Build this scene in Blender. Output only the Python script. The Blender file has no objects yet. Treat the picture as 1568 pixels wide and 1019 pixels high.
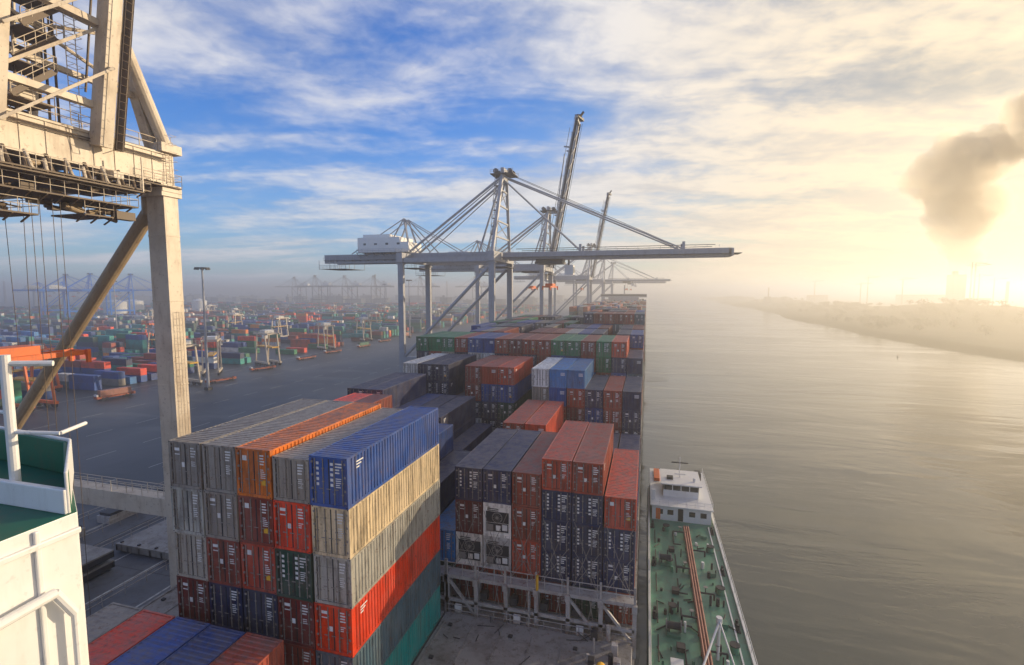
import bpy, math, random, bmesh
from mathutils import Vector, Matrix
random.seed(7)
R=math.radians
SC=bpy.context.scene
COL=SC.collection
# ------------------------------------------------------------------ materials
def nm(name):
    m=bpy.data.materials.new(name); m.use_nodes=True
    nt=m.node_tree; nt.nodes.clear()
    return m,nt
def L(nt,a,b): nt.links.new(a,b)
def math_(nt,op,a,b=None,clamp=False):
    n=nt.nodes.new('ShaderNodeMath'); n.operation=op; n.use_clamp=clamp
    for i,v in enumerate((a,b)):
        if v is None: continue
        if isinstance(v,(int,float)): n.inputs[i].default_value=v
        else: L(nt,v,n.inputs[i])
    return n.outputs[0]
def mix(nt,f,a,b,mode='MIX'):
    n=nt.nodes.new('ShaderNodeMix'); n.data_type='RGBA'; n.blend_type=mode
    for i,v in ((0,f),(6,a),(7,b)):
        if isinstance(v,(int,float)): n.inputs[i].default_value=v
        elif isinstance(v,tuple): n.inputs[i].default_value=(v[0],v[1],v[2],1)
        else: L(nt,v,n.inputs[i])
    return n.outputs[2]
def ramp(nt,v,lo,hi):
    n=nt.nodes.new('ShaderNodeMapRange'); n.interpolation_type='SMOOTHSTEP'
    L(nt,v,n.inputs[0]); n.inputs[1].default_value=lo; n.inputs[2].default_value=hi
    return n.outputs[0]
def noise(nt,vec,scale,detail=5,rough=.55,stretch=None,dist=0):
    if stretch:
        m=nt.nodes.new('ShaderNodeMapping'); m.inputs['Scale'].default_value=stretch
        L(nt,vec,m.inputs[0]); vec=m.outputs[0]
    n=nt.nodes.new('ShaderNodeTexNoise'); n.inputs['Scale'].default_value=scale
    n.inputs['Detail'].default_value=detail; n.inputs['Roughness'].default_value=rough
    n.inputs['Distortion'].default_value=dist
    L(nt,vec,n.inputs['Vector']); return n.outputs[0]
def finish(nt,color,rough=.5,metal=0,bump=None,bd=.02,spec=.5):
    p=nt.nodes.new('ShaderNodeBsdfPrincipled'); o=nt.nodes.new('ShaderNodeOutputMaterial')
    if isinstance(color,tuple): p.inputs['Base Color'].default_value=(*color[:3],1)
    else: L(nt,color,p.inputs['Base Color'])
    if isinstance(rough,(int,float)): p.inputs['Roughness'].default_value=rough
    else: L(nt,rough,p.inputs['Roughness'])
    p.inputs['Metallic'].default_value=metal
    p.inputs['Specular IOR Level'].default_value=spec
    if bump is not None:
        b=nt.nodes.new('ShaderNodeBump'); b.inputs['Distance'].default_value=bd
        L(nt,bump,b.inputs['Height']); L(nt,b.outputs[0],p.inputs['Normal'])
    L(nt,p.outputs[0],o.inputs[0]); return p
def paint(name,c,rough=.5,dirt=.35,dirtc=(.12,.08,.05),scale=.6,spec=.5):
    m,nt=nm(name); g=nt.nodes.new('ShaderNodeNewGeometry').outputs['Position']
    n1=noise(nt,g,scale,4,.65); n2=noise(nt,g,scale*3,4,.7,(1,1,.15)); n3=noise(nt,g,scale*9,3,.7)
    f=math_(nt,'MULTIPLY',ramp(nt,n1,.42,.72),dirt*.7)
    f2=math_(nt,'MULTIPLY',ramp(nt,n2,.5,.72),dirt)
    col=mix(nt,f,c,dirtc); col=mix(nt,f2,col,dirtc)
    col=mix(nt,math_(nt,'MULTIPLY',ramp(nt,n3,.6,.68),dirt*.8),col,(.14,.06,.03))
    finish(nt,col,rough,spec=spec); return m
def container_paint(name,use_attr=False):
    m,nt=nm(name)
    ge=nt.nodes.new('ShaderNodeNewGeometry'); g=ge.outputs['Position']
    if use_attr:
        a=nt.nodes.new('ShaderNodeAttribute'); a.attribute_name='Col'; c=a.outputs['Color']
        s=nt.nodes.new('ShaderNodeTexWave'); s.inputs['Scale'].default_value=1.1; s.bands_direction='X'
        L(nt,g,s.inputs[0]); n1=noise(nt,g,.4,3,.6)
        c=mix(nt,math_(nt,'MULTIPLY',ramp(nt,n1,.4,.7),.45),c,(.05,.04,.035))
        finish(nt,c,.45,0,s.outputs[1],.04); return m
    oi=nt.nodes.new('ShaderNodeObjectInfo'); c=oi.outputs['Color']; rd=oi.outputs['Random']
    va=nt.nodes.new('ShaderNodeVectorMath'); va.operation='ADD'; L(nt,g,va.inputs[0])
    cc=nt.nodes.new('ShaderNodeCombineXYZ'); L(nt,math_(nt,'MULTIPLY',rd,60),cc.inputs[0]); L(nt,math_(nt,'MULTIPLY',rd,37),cc.inputs[2]); L(nt,cc.outputs[0],va.inputs[1]); g=va.outputs[0]
    n1=noise(nt,g,.5,3,.6); n2=noise(nt,g,1.6,4,.7,(1,1,.25)); n3=noise(nt,g,3.2,5,.78); n4=noise(nt,g,3.0,2,.6,(1,1,.06))
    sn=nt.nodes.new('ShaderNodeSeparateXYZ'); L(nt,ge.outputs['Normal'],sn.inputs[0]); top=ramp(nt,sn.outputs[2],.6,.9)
    fade=mix(nt,math_(nt,'MULTIPLY',ramp(nt,n1,.35,.7),.16),c,(.40,.36,.32))
    dirtk=math_(nt,'ADD',math_(nt,'MULTIPLY',rd,.4),.25)
    dk=mix(nt,math_(nt,'MULTIPLY',ramp(nt,n2,.42,.72),dirtk),fade,(.035,.025,.020))
    dk=mix(nt,math_(nt,'MULTIPLY',ramp(nt,n4,.5,.68),.4),dk,(.06,.033,.02))
    rust=mix(nt,math_(nt,'MULTIPLY',ramp(nt,n3,.585,.67),.75),dk,(.15,.05,.02))
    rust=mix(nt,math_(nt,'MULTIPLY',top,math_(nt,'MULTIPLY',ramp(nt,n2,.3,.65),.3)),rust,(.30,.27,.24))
    finish(nt,rust,.42); return m
M={}
M['cont']=container_paint('container_paint')
M['yardc']=container_paint('yard_container_paint',True)
M['dark']=paint('dark_steel',(.03,.03,.035),.6,.2)
M['label']=paint('label_white',(.75,.75,.73),.6,.3)
M['rod']=paint('galvanised_rod',(.26,.24,.22),.45,.5)
M['cream']=paint('cream_crane_paint',(.60,.52,.41),.5,.5,(.22,.14,.08),.35)
M['rodd']=paint('weathered_dark_steel',(.12,.085,.055),.6,.5)
M['cgrey']=paint('grey_crane_paint',(.34,.35,.38),.5,.3)
M['cblue']=paint('blue_crane_paint',(.005,.22,.78),.5,.0)
M['white']=paint('white_ship_paint',(.80,.79,.76),.38,.16,(.45,.38,.3),.8)
M['green']=paint('green_deck_paint',(.01,.12,.06),.5,.3)
M['bdeck']=paint('barge_green_deck',(.10,.27,.17),.45,.6,(.14,.14,.10),.5)
M['bred']=paint('red_oxide_pipe',(.40,.17,.12),.5,.5)
M['shipgrey']=paint('grey_ship_paint',(.42,.40,.38),.5,.65,(.15,.08,.05),1.0)
M['hatch']=paint('hatch_cover_paint',(.27,.255,.235),.55,.8,(.09,.07,.055),.5)
M['hull']=paint('hull_paint',(.015,.02,.03),.9,.3,spec=.02)
M['orange']=paint('orange_paint',(.75,.14,.015),.5,.3)
M['agvp']=paint('dull_orange_paint',(.42,.10,.03),.6,.6,(.06,.05,.045))
M['yellow']=paint('yellow_paint',(.75,.42,.03),.5,.3)
M['glass']=paint('dark_glass',(.02,.025,.03),.12,.05)
M['rubber']=paint('rubber',(.02,.02,.02),.8,.1)
M['skyl']=paint('skyline_grey',(.13,.135,.14),.7,.3,scale=.05)
M['conc']=paint('quay_concrete',(.11,.115,.125),.7,.7,(.045,.045,.05),.25)
M['mark']=paint('road_marking_paint',(.5,.5,.46),.7,.7)
m,nt=nm('asphalt'); g=nt.nodes.new('ShaderNodeNewGeometry').outputs['Position']
n1=noise(nt,g,.03,6,.6,(1,.35,1)); n2=noise(nt,g,.4,5,.7,(1,.2,1)); n3=noise(nt,g,.12,4,.6,(.25,1,1))
c=mix(nt,ramp(nt,n1,.35,.7),(.022,.026,.036),(.07,.072,.08)); c=mix(nt,math_(nt,'MULTIPLY',ramp(nt,n2,.5,.8),.6),c,(.015,.015,.018)); c=mix(nt,math_(nt,'MULTIPLY',ramp(nt,n3,.5,.7),.6),c,(.11,.11,.11))
finish(nt,c,.5,0,n2,.02); M['asph']=m
m,nt=nm('river_water'); g=nt.nodes.new('ShaderNodeNewGeometry').outputs['Position']
n1=noise(nt,g,.30,5,.6,(.55,1.5,1),.3); n2=noise(nt,g,.03,4,.5,(.6,1.6,1),.6)
big=noise(nt,g,.011,4,.5,(1,2.4,1),.8); bm_=ramp(nt,big,.40,.62)
h=math_(nt,'ADD',math_(nt,'MULTIPLY',math_(nt,'MULTIPLY',n1,math_(nt,'ADD',bm_,.15)),.24),math_(nt,'MULTIPLY',n2,1.4))
rg=math_(nt,'ADD',math_(nt,'MULTIPLY',bm_,.09),.05)
finish(nt,(.060,.062,.042),rg,0,h,.45,.75); M['water']=m
m,nt=nm('grass_land'); g=nt.nodes.new('ShaderNodeNewGeometry').outputs['Position']
n1=noise(nt,g,.02,6,.65); c=mix(nt,ramp(nt,n1,.4,.65),(.018,.020,.010),(.045,.036,.018)); finish(nt,c,.95,spec=.1); M['land']=m
m,nt=nm('foliage'); g=nt.nodes.new('ShaderNodeNewGeometry').outputs['Position']
n1=noise(nt,g,.15,4,.65); c=mix(nt,ramp(nt,n1,.4,.65),(.03,.035,.018),(.06,.06,.03)); finish(nt,c,.95,spec=.1); M['fol']=m
# ------------------------------------------------------------------ mesh builder
class MB:
    def __init__(s): s.v=[];s.f=[];s.m=[]
    def quad(s,a,b,c,d,m=0):
        i=len(s.v); s.v+=[a,b,c,d]; s.f.append((i,i+1,i+2,i+3)); s.m.append(m)
    def box(s,x0,x1,y0,y1,z0,z1,m=0):
        i=len(s.v)
        s.v+=[(x0,y0,z0),(x1,y0,z0),(x1,y1,z0),(x0,y1,z0),(x0,y0,z1),(x1,y0,z1),(x1,y1,z1),(x0,y1,z1)]
        for f in ((0,3,2,1),(4,5,6,7),(0,1,5,4),(1,2,6,5),(2,3,7,6),(3,0,4,7)):
            s.f.append(tuple(i+k for k in f)); s.m.append(m)
    def beam(s,p,q,w,h=None,m=0,up=(0,0,1)):
        h=h or w; p=Vector(p);q=Vector(q);d=(q-p).normalized();u=Vector(up)
        if abs(d.dot(u))>.98: u=Vector((0,1,0))
        a=d.cross(u).normalized();b=a.cross(d).normalized()
        i=len(s.v)
        for c in (p,q):
            for sa,sb in ((-1,-1),(1,-1),(1,1),(-1,1)): s.v.append(tuple(c+a*sa*w/2+b*sb*h/2))
        for f in ((0,3,2,1),(4,5,6,7),(0,1,5,4),(1,2,6,5),(2,3,7,6),(3,0,4,7)):
            s.f.append(tuple(i+k for k in f)); s.m.append(m)
    def tube(s,p,q,r,n=8,m=0,r2=None):
        r2=r if r2 is None else r2
        p=Vector(p);q=Vector(q);d=(q-p).normalized();u=Vector((0,0,1))
        if abs(d.dot(u))>.98: u=Vector((0,1,0))
        a=d.cross(u).normalized();b=a.cross(d).normalized();i=len(s.v)
        for c,rr in ((p,r),(q,r2)):
            for k in range(n):
                t=2*math.pi*k/n; s.v.append(tuple(c+a*math.cos(t)*rr+b*math.sin(t)*rr))
        for k in range(n):
            j=(k+1)%n; s.f.append((i+k,i+j,i+n+j,i+n+k)); s.m.append(m)
        s.f.append(tuple(i+k for k in reversed(range(n)))); s.m.append(m)
        s.f.append(tuple(i+n+k for k in range(n))); s.m.append(m)
    def rail(s,p,q,h=1.1,step=1.6,r=.035,m=0,n=5,lv=(1,.55)):
        p=Vector(p);q=Vector(q);ln=(q-p).length;k=max(1,int(ln/step))
        for i in range(k+1):
            c=p.lerp(q,i/k); s.tube(c,c+Vector((0,0,h)),r,n,m)
        for z in lv: s.tube(p+Vector((0,0,h*z)),q+Vector((0,0,h*z)),r,n,m)
    def ladder(s,p,q,w=.6,m=0,step=.5,r=.04,cage=False):
        p=Vector(p);q=Vector(q);o=Vector((0,w/2,0))
        s.tube(p-o,q-o,r,4,m); s.tube(p+o,q+o,r,4,m)
        k=int((q-p).length/step)
        for i in range(k+1):
            c=p.lerp(q,i/k); s.tube(c-o,c+o,r*.7,4,m)
            if cage and i%2==0:
                f=Vector((.7,0,0)); s.tube(c-o,c-o+f,r*.6,4,m); s.tube(c+o,c+o+f,r*.6,4,m); s.tube(c-o+f,c+o+f,r*.6,4,m)
    def mesh(s,name,mats):
        me=bpy.data.meshes.new(name); me.from_pydata(s.v,[],s.f)
        for x in mats: me.materials.append(x)
        me.polygons.foreach_set('material_index',s.m); me.update(); return me
    def obj(s,name,mats,parent=None,bevel=0):
        o=bpy.data.objects.new(name,s.mesh(name,mats)); COL.objects.link(o)
        if parent: o.parent=parent
        if bevel:
            b=o.modifiers.new('b','BEVEL'); b.width=bevel; b.segments=2; b.limit_method='ANGLE'
        return o
def empty(name):
    e=bpy.data.objects.new(name,None); COL.objects.link(e); return e
def inst(name,me,loc,rz=0,s=1):
    o=bpy.data.objects.new(name,me); o.location=loc; o.rotation_euler=(0,0,R(rz)); o.scale=(s,s,s); COL.objects.link(o); return o
def colorboxes(name,lst,parent=None):
    mb=MB(); cols=[]
    for (x0,x1,y0,y1,z0,z1,c) in lst:
        mb.box(x0,x1,y0,y1,z0,z1); cols+= [(*c,1)]*24
    me=mb.mesh(name,[M['yardc']])
    at=me.color_attributes.new('Col','FLOAT_COLOR','CORNER')
    at.data.foreach_set('color',[x for c in cols for x in c])
    o=bpy.data.objects.new(name,me); COL.objects.link(o)
    if parent:o.parent=parent
    return o
# ------------------------------------------------------------------ containers
CL=12.19; CW=2.438
def container_mesh(H,var):
    b=MB(); w=CW/2; L_=CL
    for sx in (-1,1):
        for y in (0,L_-.18):
            x0,x1=sorted((sx*w,sx*(w-.16))); b.box(x0,x1,y,y+.18,0,H)
        x0,x1=sorted((sx*(w-.004),sx*(w-.09)))
        b.box(x0,x1,.18,L_-.18,0,.16); b.box(x0,x1,.18,L_-.18,H-.11,H-.005)
    for y in (0.004,L_-.124):
        b.box(-w+.16,w-.16,y,y+.12,0.0,.17); b.box(-w+.16,w-.16,y,y+.12,H-.13,H-.006)
    per=.32; n=int((L_-.36)/per); per=(L_-.36)/n
    pts=[]
    for i in range(n):
        y=.18+i*per
        pts+=[(y,0),(y+per*.34,0),(y+per*.5,.05),(y+per*.84,.05)]
    pts.append((L_-.18,0))
    for sx in (-1,1):
        for (ya,da),(yb,db) in zip(pts,pts[1:]):
            xa=sx*(w-.012-da); xb=sx*(w-.012-db)
            q=[(xa,ya,.16),(xb,yb,.16),(xb,yb,H-.11),(xa,ya,H-.11)]
            if sx<0:q.reverse()
            b.quad(*q)
    for (ya,da),(yb,db) in zip(pts,pts[1:]):
        za=H-.012-da*.6; zb=H-.012-db*.6
        b.quad((-w+.09,ya,za),(w-.09,ya,za),(w-.09,yb,zb),(-w+.09,yb,zb))
    b.quad((-w+.09,.18,.12),(-w+.09,L_-.18,.12),(w-.09,L_-.18,.12),(w-.09,.18,.12),3)
    b.quad((w-.16,L_-.06,.17),(-w+.16,L_-.06,.17),(-w+.16,L_-.06,H-.13),(w-.16,L_-.06,H-.13))
    for x0,x1 in ((-w-.003,-w+.17),(w-.17,w+.003)):
        for z0,z1 in ((.0,.13),(H-.12,H+.003)):
            b.box(x0,x1,-.004,.19,z0,z1,0)
            b.box((x0+x1)/2-.04,(x0+x1)/2+.04,-.006,-.0045,(z0+z1)/2-.03,(z0+z1)/2+.03,3)
    if var in (1,2,3):
        for j in range(3): b.box(w-.013,w-.006,.9,.9+.7-.2*j,H-.5-j*.17,H-.42-j*.17,2)
    if var=='closed':
        k=9; pr=(2*w-.32)/k; ps=[]
        for i in range(k):
            x=-w+.16+i*pr; ps+=[(x,.03),(x+pr*.34,.03),(x+pr*.5,.08),(x+pr*.84,.08)]
        ps.append((w-.16,.03))
        for (xa,ya),(xb,yb) in zip(ps,ps[1:]): b.quad((xa,ya,.17),(xb,yb,.17),(xb,yb,H-.13),(xa,ya,H-.13))
        for j in range(3): b.box(.35,.95,.018,.026,H-.55-j*.16,H-.47-j*.16,2)
        return b.mesh('container_closed',[M['cont'],M['rod'],M['label'],M['dark']])
    for sx in (-1,1):
        x0,x1=sorted((sx*.02,sx*(w-.17)))
        b.box(x0,x1,.075,.11,.17,H-.13)
        for za,zb in ((.19,.26),(H*.30,H*.30+.06),(H*.52,H*.52+.06),(H*.74,H*.74+.06),(H-.22,H-.15)):
            b.box(x0+.03,x1-.03,.058,.0745,za,zb)
        b.box(*sorted((sx*(w-.172),sx*(w-.2))),.05,.0745,.17,H-.13,3)
    b.box(-.028,.028,.05,.10,.17,H-.13,3)
    for x in (-.88,-.36,.36,.88):
        b.tube((x,.035,.06),(x,.035,H-.05),.028,6,1)
        b.box(x-.055,x-.035,.055,.0745,.2,H-.15,3)
        for z in (.10,H*.27,H*.5,H*.76,H-.10): b.box(x-.06,x+.06,.012,.06,z-.035,z+.035,1)
    for x in (-.62,-.10,.62,.10): b.box(min(x,x+.24 if x<0 else x-.24),max(x,x+.24 if x<0 else x-.24) ,.014,.03,1.02,1.07,1)
    for sx in (-1,1):
        for z in (.35,H*.35,H*.62,H-.35): b.box(*sorted((sx*(w-.10),sx*(w-.22))),-.003,.05,z-.06,z+.06,1)
    rr=random.Random(var)
    for j in range(4):
        ln=rr.uniform(.25,.42); b.box(.42,.42+ln,.049,.054,H-.42-j*.17,H-.34-j*.17,2)
    for j in range(3 if var%2 else 5):
        b.box(.44,.44+rr.uniform(.2,.38),.049,.054,H-1.25-j*.12,H-1.20-j*.12,2)
    if var in (1,3): b.box(-.8,-.42,.049,.054,H-.6,H-.42,2); b.box(-.8,-.42,.049,.054,H-.85,H-.79,2); b.box(-.3,-.08,.049,.054,H-1.6,H-1.3,2)
    if var==2:
        for j in range(5): b.box(-.80,-.64,.049,.054,H-.5-j*.3,H-.34-j*.3,2)
        for j in range(5): b.box(.10,.28,.049,.054,H-.5-j*.3,H-.34-j*.3,2)
    if var==4: b.box(.50,.78,.049,.054,.75,1.05,4); b.box(-.8,-.5,.049,.054,H-.75,H-.45,2)
    return b.mesh('container_door',[M['cont'],M['rod'],M['label'],M['dark'],M['yellow']])
def reefer_mesh(H):
    b=MB(); w=CW/2
    b.box(-w,w,.12,CL,0,H)
    for sx in (-1,1): b.box(*sorted((sx*w,sx*(w-.16))),0,.12,0,H)
    b.box(-w+.16,w-.16,0,.12,0,.16); b.box(-w+.16,w-.16,0,.12,H-.3,H)
    b.box(-w+.16,w-.16,.05,.119,.16,.42); b.box(-w+.25,w-.25,.06,.118,.45,1.15,3)
    b.box(-.95,-.35,.03,.06,.5,1.05,1); b.box(-.1,.3,.03,.06,.55,1.0,0); b.box(.45,.9,.04,.06,.6,1.1,2)
    b.box(-1.0,1.0,.085,.118,1.2,2.15,3)
    b.tube((0,.084,1.66),(0,.05,1.66),.46,20,1); b.tube((0,.05,1.66),(0,.046,1.66),.40,20,3); b.tube((0,.046,1.66),(0,.03,1.66),.14,12,1)
    for k in range(6):
        a=k*math.pi/6; b.beam((-.44*math.cos(a),.04,1.66-.44*math.sin(a)),(.44*math.cos(a),.04,1.66+.44*math.sin(a)),.015,.015,1)
    for j in range(2): b.box(-.9,.1,.108,.114,H-.55-j*.15,H-.47-j*.15,3)
    return b.mesh('container_reefer',[M['cont'],M['rod'],M['label'],M['dark']])
CM={}
for H in (2.59,2.896):
    for v in (0,1,2,3,4,'closed'): CM[(H,v)]=container_mesh(H,v)
    CM[(H,'reefer')]=reefer_mesh(H)
P=dict(gy=(.31,.28,.24),lg=(.50,.45,.36),cr=(.70,.57,.36),o=(.90,.22,.010),ro=(.90,.055,.006),br=(.30,.040,.015),mr=(.18,.018,.014),
 nv=(.010,.022,.085),bl=(.010,.065,.28),sb=(.03,.20,.50),gn=(.005,.18,.07),dg=(.004,.055,.03),te=(.006,.28,.25),wh=(.76,.73,.68),sl=(.07,.125,.15),rb=(.50,.065,.025),pk=(.45,.14,.10))
keys=['br','mr','nv','bl','nv','br','gy','rb','dg','sl','nv','bl','br']
def put(x,y,z,H,c,var=None):
    if var is None: var=random.choice([0,1,2,3,4,0,1,'closed'])
    o=bpy.data.objects.new('shipping_container',CM[(H,var)])
    j=random.uniform(.75,1.2); h=random.uniform(-.08,.08)
    o.color=(min(1,c[0]*j*(1+h)),min(1,c[1]*j),min(1,c[2]*j*(1-h)),1)
    o.location=(x+random.uniform(-.03,.03),y+random.uniform(-.06,.06),z); COL.objects.link(o)
PITCH=2.53
def cx(i): return -.4-PITCH*(i+.5)
BASE=12.4
def stack(i,y,tiers,H=2.896,tops=None,base=BASE,vars_=None,skip=0):
    for t in range(skip,tiers):
        k=tiers-1-t
        c=P[tops[k]] if tops and k<len(tops) and tops[k] else P[random.choice(keys)]
        v=None
        if vars_ and k<len(vars_): v=vars_[k]
        put(cx(i),y,base+t*(H+.01),H,c,v)
Y1=22.7
stack(10,Y1,6,2.896,['gy','lg','lg','mr','nv'],vars_=[1,0,0,1,0,0])
stack(9,Y1,6,2.896,['gy','gy','br','nv','mr'],vars_=[0,3,1,0,0,0])
stack(8,Y1,6,2.896,['o','br','rb','nv','mr'],vars_=[4,4,4,0,0,0])
for k,(c,v) in enumerate([('mr',0),('br',0),('mr',1),('dg',2),('ro',3),('gy',0)]):
    put(cx(7),Y1,BASE+ (k*2.906),2.896 if k<5 else 2.59,P[c],v)
stack(6,Y1,6,2.896,['bl','cr','lg','ro','sl','te'],vars_=[2,0,0,3,0,0])
Y0=8.9
for i,c in ((7,'rb'),(8,'bl'),(9,'bl'),(10,'ro'),(11,'gy')):
    for q in range(3): put(cx(i)+(-.75),Y0,BASE-.7+q*2.75,2.59,P[c if q==2 else 'br'],0)
Y2=38
stack(5,Y2,4,2.896,['nv','mr','wh','mr'],vars_=[2,1,'reefer',0]); stack(4,Y2,4,2.896,['nv','wh','wh','br'],vars_=[1,'reefer','reefer',0])
stack(3,Y2,4,2.896,['br','br','rb','br'],vars_=[1,3,1,0])
stack(2,Y2,5,2.59,['rb','nv','nv','nv'],vars_=[3,2,2,2]); stack(1,Y2,5,2.59,['rb','nv','nv','nv'],vars_=[1,2,2,2]); stack(0,Y2,4,2.59,['rb','nv','nv','br'],vars_=[4,2,1,2])
for i,t,c in ((13,3,'br'),(12,5,'ro'),(11,5,'br'),(10,4,'nv'),(9,4,'nv'),(8,4,'bl'),(7,3,'nv'),(6,2,'sb')): stack(i,Y2,t,2.896,[c])
Y3=52.5
for i,t,H,c in ((0,3,2.59,['nv']),(1,3,2.59,['nv']),(2,3,2.896,['br']),(3,3,2.896,['ro','br']),(4,4,2.896,['rb','rb','br']),(5,4,2.896,['rb','br']),(6,2,2.59,['gy']),(7,2,2.59,['nv']),(8,3,2.59,['nv']),
   (9,4,2.896,['nv','nv']),(10,4,2.896,['nv','bl']),(11,4,2.896,['bl','nv']),(12,5,2.896,['nv','nv']),(13,5,2.896,['nv','nv'])): stack(i,Y3,t,H,c)
Y4=67
for i,t,c in ((0,5,['nv','nv','nv']),(1,5,['br','br','mr']),(2,5,['nv','bl','nv']),(3,6,['sb','br']),(4,6,['sb','bl','br']),(5,6,['wh','gy','nv']),(6,3,['nv']),(7,6,['rb','bl','dg','nv']),(8,6,['br','bl','nv']),(9,6,['br','br','nv','wh']),
   (10,4,['nv','nv','wh']),(11,6,['nv','nv']),(12,6,['nv','nv']),(13,6,['wh','mr'])): stack(i,Y4,t,2.59,c)
Y5=81.7
tops5=['nv','rb','gn','br','gn','gn','br','br','mr','br','bl','bl','br','gn','gn','gn']
sec5=['sl','nv','gn','br','nv','bl','br','nv','br','nv','wh','wh','nv','gy','br','nv']
for i in range(16): stack(i,Y5,7 if i else 6,2.59,[tops5[i],sec5[i]],skip=2)
yy=96.4; bay=6
while yy<188:
    for i in range(16):
        t={6:7,7:7,8:7,9:7,10:7,11:6,12:6}.get(bay,6)
        if bay in(8,9,10) and i<6: t=8
        if random.random()<.25: t-=1
        stack(i,yy,t,2.59,[random.choice(['nv','br','bl','gn','br','nv','mr','gy','sl'])],skip=4 if i else 1)
    yy+=14.6; bay+=1
# ------------------------------------------------------------------ ship
ship=empty('container_ship')
def prism(name,outline,z0,z1,mats,m=0,parent=None):
    b=MB(); n=len(outline)
    b.v=[(x,y,z0) for x,y in outline]+[(x,y,z1) for x,y in outline]
    for i in range(n):
        j=(i+1)%n; b.f.append((i,j,n+j,n+i)); b.m.append(0)
    b.f.append(tuple(range(n-1,-1,-1))); b.m.append(0)
    b.f.append(tuple(range(n,2*n))); b.m.append(1)
    return b.obj(name,mats,parent)
prism('hull',[(-41.1,-60),(-.25,-60),(-.35,190),(-4,205),(-12,220),(-20.5,228),(-29,220),(-37,205),(-41.1,190)],-4,10.9,[M['hull'],M['hatch']],parent=ship)
b=MB()
ys=[8.4,22.3,37.8,52.2,66.7,81.4]+[96.2+14.6*k for k in range(7)]
for k,y in enumerate(ys):
    for x0,x1 in ((-40.6,-28.4),(-28.2,-15.7),(-15.5,-.5)):
        b.box(x0,x1,y,y+12.9 if k!=1 else 35.7,10.92,12.38)
        if k in(0,1):
            for j in range(5):
                b.box(x0+.3+j*2.4,x0+.36+j*2.4,y+.3,y+12.3,12.381,12.44)
            for j in range(4):
                for i in range(3): b.box(x0+.8+i*5,x0+1.1+i*5,y+1+j*3.6,y+1.25+j*3.6,12.381,12.52,1)
            b.box(x0,x1,y+6.2,y+6.3,12.381,12.41,1)
b.obj('hatch_covers',[M['hatch'],M['dark']],ship)
def lashing_bridge(y,x0,x1,detail=True,top=15.25):
    b=MB(); n=round((x1-x0)/PITCH); st=(x1-x0)/n
    b.box(x0,x1,y-.55,y+.55,top-.28,top,0)
    b.box(x0,x1,y-.5,y-.32,12.9,13.15,0)
    b.box(x0,x1,y-.72,y+.5,11.6,11.8,0)
    for i in range(n+1):
        x=x0+i*st
        b.box(x-.16,x+.16,y-.5,y-.22,10.9,top-.281,0); b.box(x-.14,x+.14,y+.2,y+.48,10.9,top-.281,0)
        b.box(x-.08,x+.08,y-.62,y-.48,top,top+1.35,0)
        b.box(x-.2,x+.2,y-.75,y-.5,top-.6,top-.05,0)
    b.rail((x0,y-.55,top),(x1,y-.55,top),1.1,st/2,.035,0)
    if detail:
        for i in (0,4,n-1):
            if i<n: b.beam((x0+i*st,y-.36,top-.4),(x0+(i+1)*st,y-.36,11.8),.2,.2,0)
        b.rail((x0,y-.75,11.8),(x1,y-.75,11.8),1.0,st/2,.03,0)
        for i in range(n):
            x=x0+i*st
            for dx in (0.25,st-.25):
                b.tube((x+dx,y-.1,top+.2),(x+st-dx,y+1.0-.06,top+2.7+.1),.025,5,1)
                b.tube((x+dx,y-.1,top+.2),(x+st-dx,y+1.0-.06,top+5.2),.025,5,1)
            if i%2==0: b.box(x+.7,x+1.25,y-.62,y-.4,12.0,12.7,2)
            b.tube((x+1.6,y-.45,13.2),(x+1.9,y-.45,14.9),.03,5,1); b.tube((x+2.0,y-.45,13.2),(x+1.7,y-.45,14.9),.03,5,1)
            b.box(x+.3,x+.9,y-.3,y+.3,13.3,13.9,4)
        b.ladder((x0+.8*st+st*2,y-.8,11.6),(x0+.8*st+st*2,y-.8,top),.5,0,.3)
        b.tube((x0+st*3.05,y-.7,top),(x0+st*3.05,y-.7,top+1.2),.11,8,3)
    b.obj('lashing_bridge',[M['shipgrey'],M['rod'],M['white'],M['yellow'],M['dark']],ship)
lashing_bridge(36.9,-15.7,-.35)
for yb,xa in ((66.0,-36),(51.4,-36),(80.8,-40.8)): lashing_bridge(yb,xa,-.5,False)
lashing_bridge(36.9,-40.6,-15.8,False)
b=MB()
b.rail((-.5,-20,10.9),(-.5,50,10.9),1.1,2.2,.025); b.rail((-41,-20,10.9),(-41,190,10.9),1.1,2.2,.03)
b.rail((-28.6,22.4,12.4),(-28.6,36,12.4),1.1,1.5,.03); b.rail((-40.6,22.4,12.4),(-28.6,22.4,12.4),1.1,1.5,.03)
for y in range(10,60,6):
    b.box(-1.9,-1.2,y,y+.9,10.92,11.6,1); b.tube((-1.0,y+2,10.9),(-1.0,y+2,11.7),.22,10,1)
rnd=random.Random(8)
for k in range(26):
    x=rnd.uniform(-3.8,-.9); y=rnd.uniform(21,36.2); z=12.39; s=rnd.uniform(.15,.4)
    if rnd.random()<.5: b.box(x-s,x+s,y-s,y+s,z,z+rnd.uniform(.2,1.0),rnd.choice((0,1,0)))
    else: b.tube((x,y,z),(x,y,z+rnd.uniform(.4,1.3)),s*.5,10,rnd.choice((0,1)))
for k in range(30):
    x=rnd.uniform(-15,-2); y=rnd.uniform(22.8,35.4); a=rnd.uniform(0,3.1); l=rnd.uniform(.5,1.6)
    b.tube((x,y,12.44),(x+math.cos(a)*l,y+math.sin(a)*l,12.44),.03,5,1)
b.tube((-2.4,31,12.4),(-2.4,31,14.0),.25,12,2); b.tube((-2.4,31,14.0),(-2.4,30.4,14.2),.33,12,2)
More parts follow.
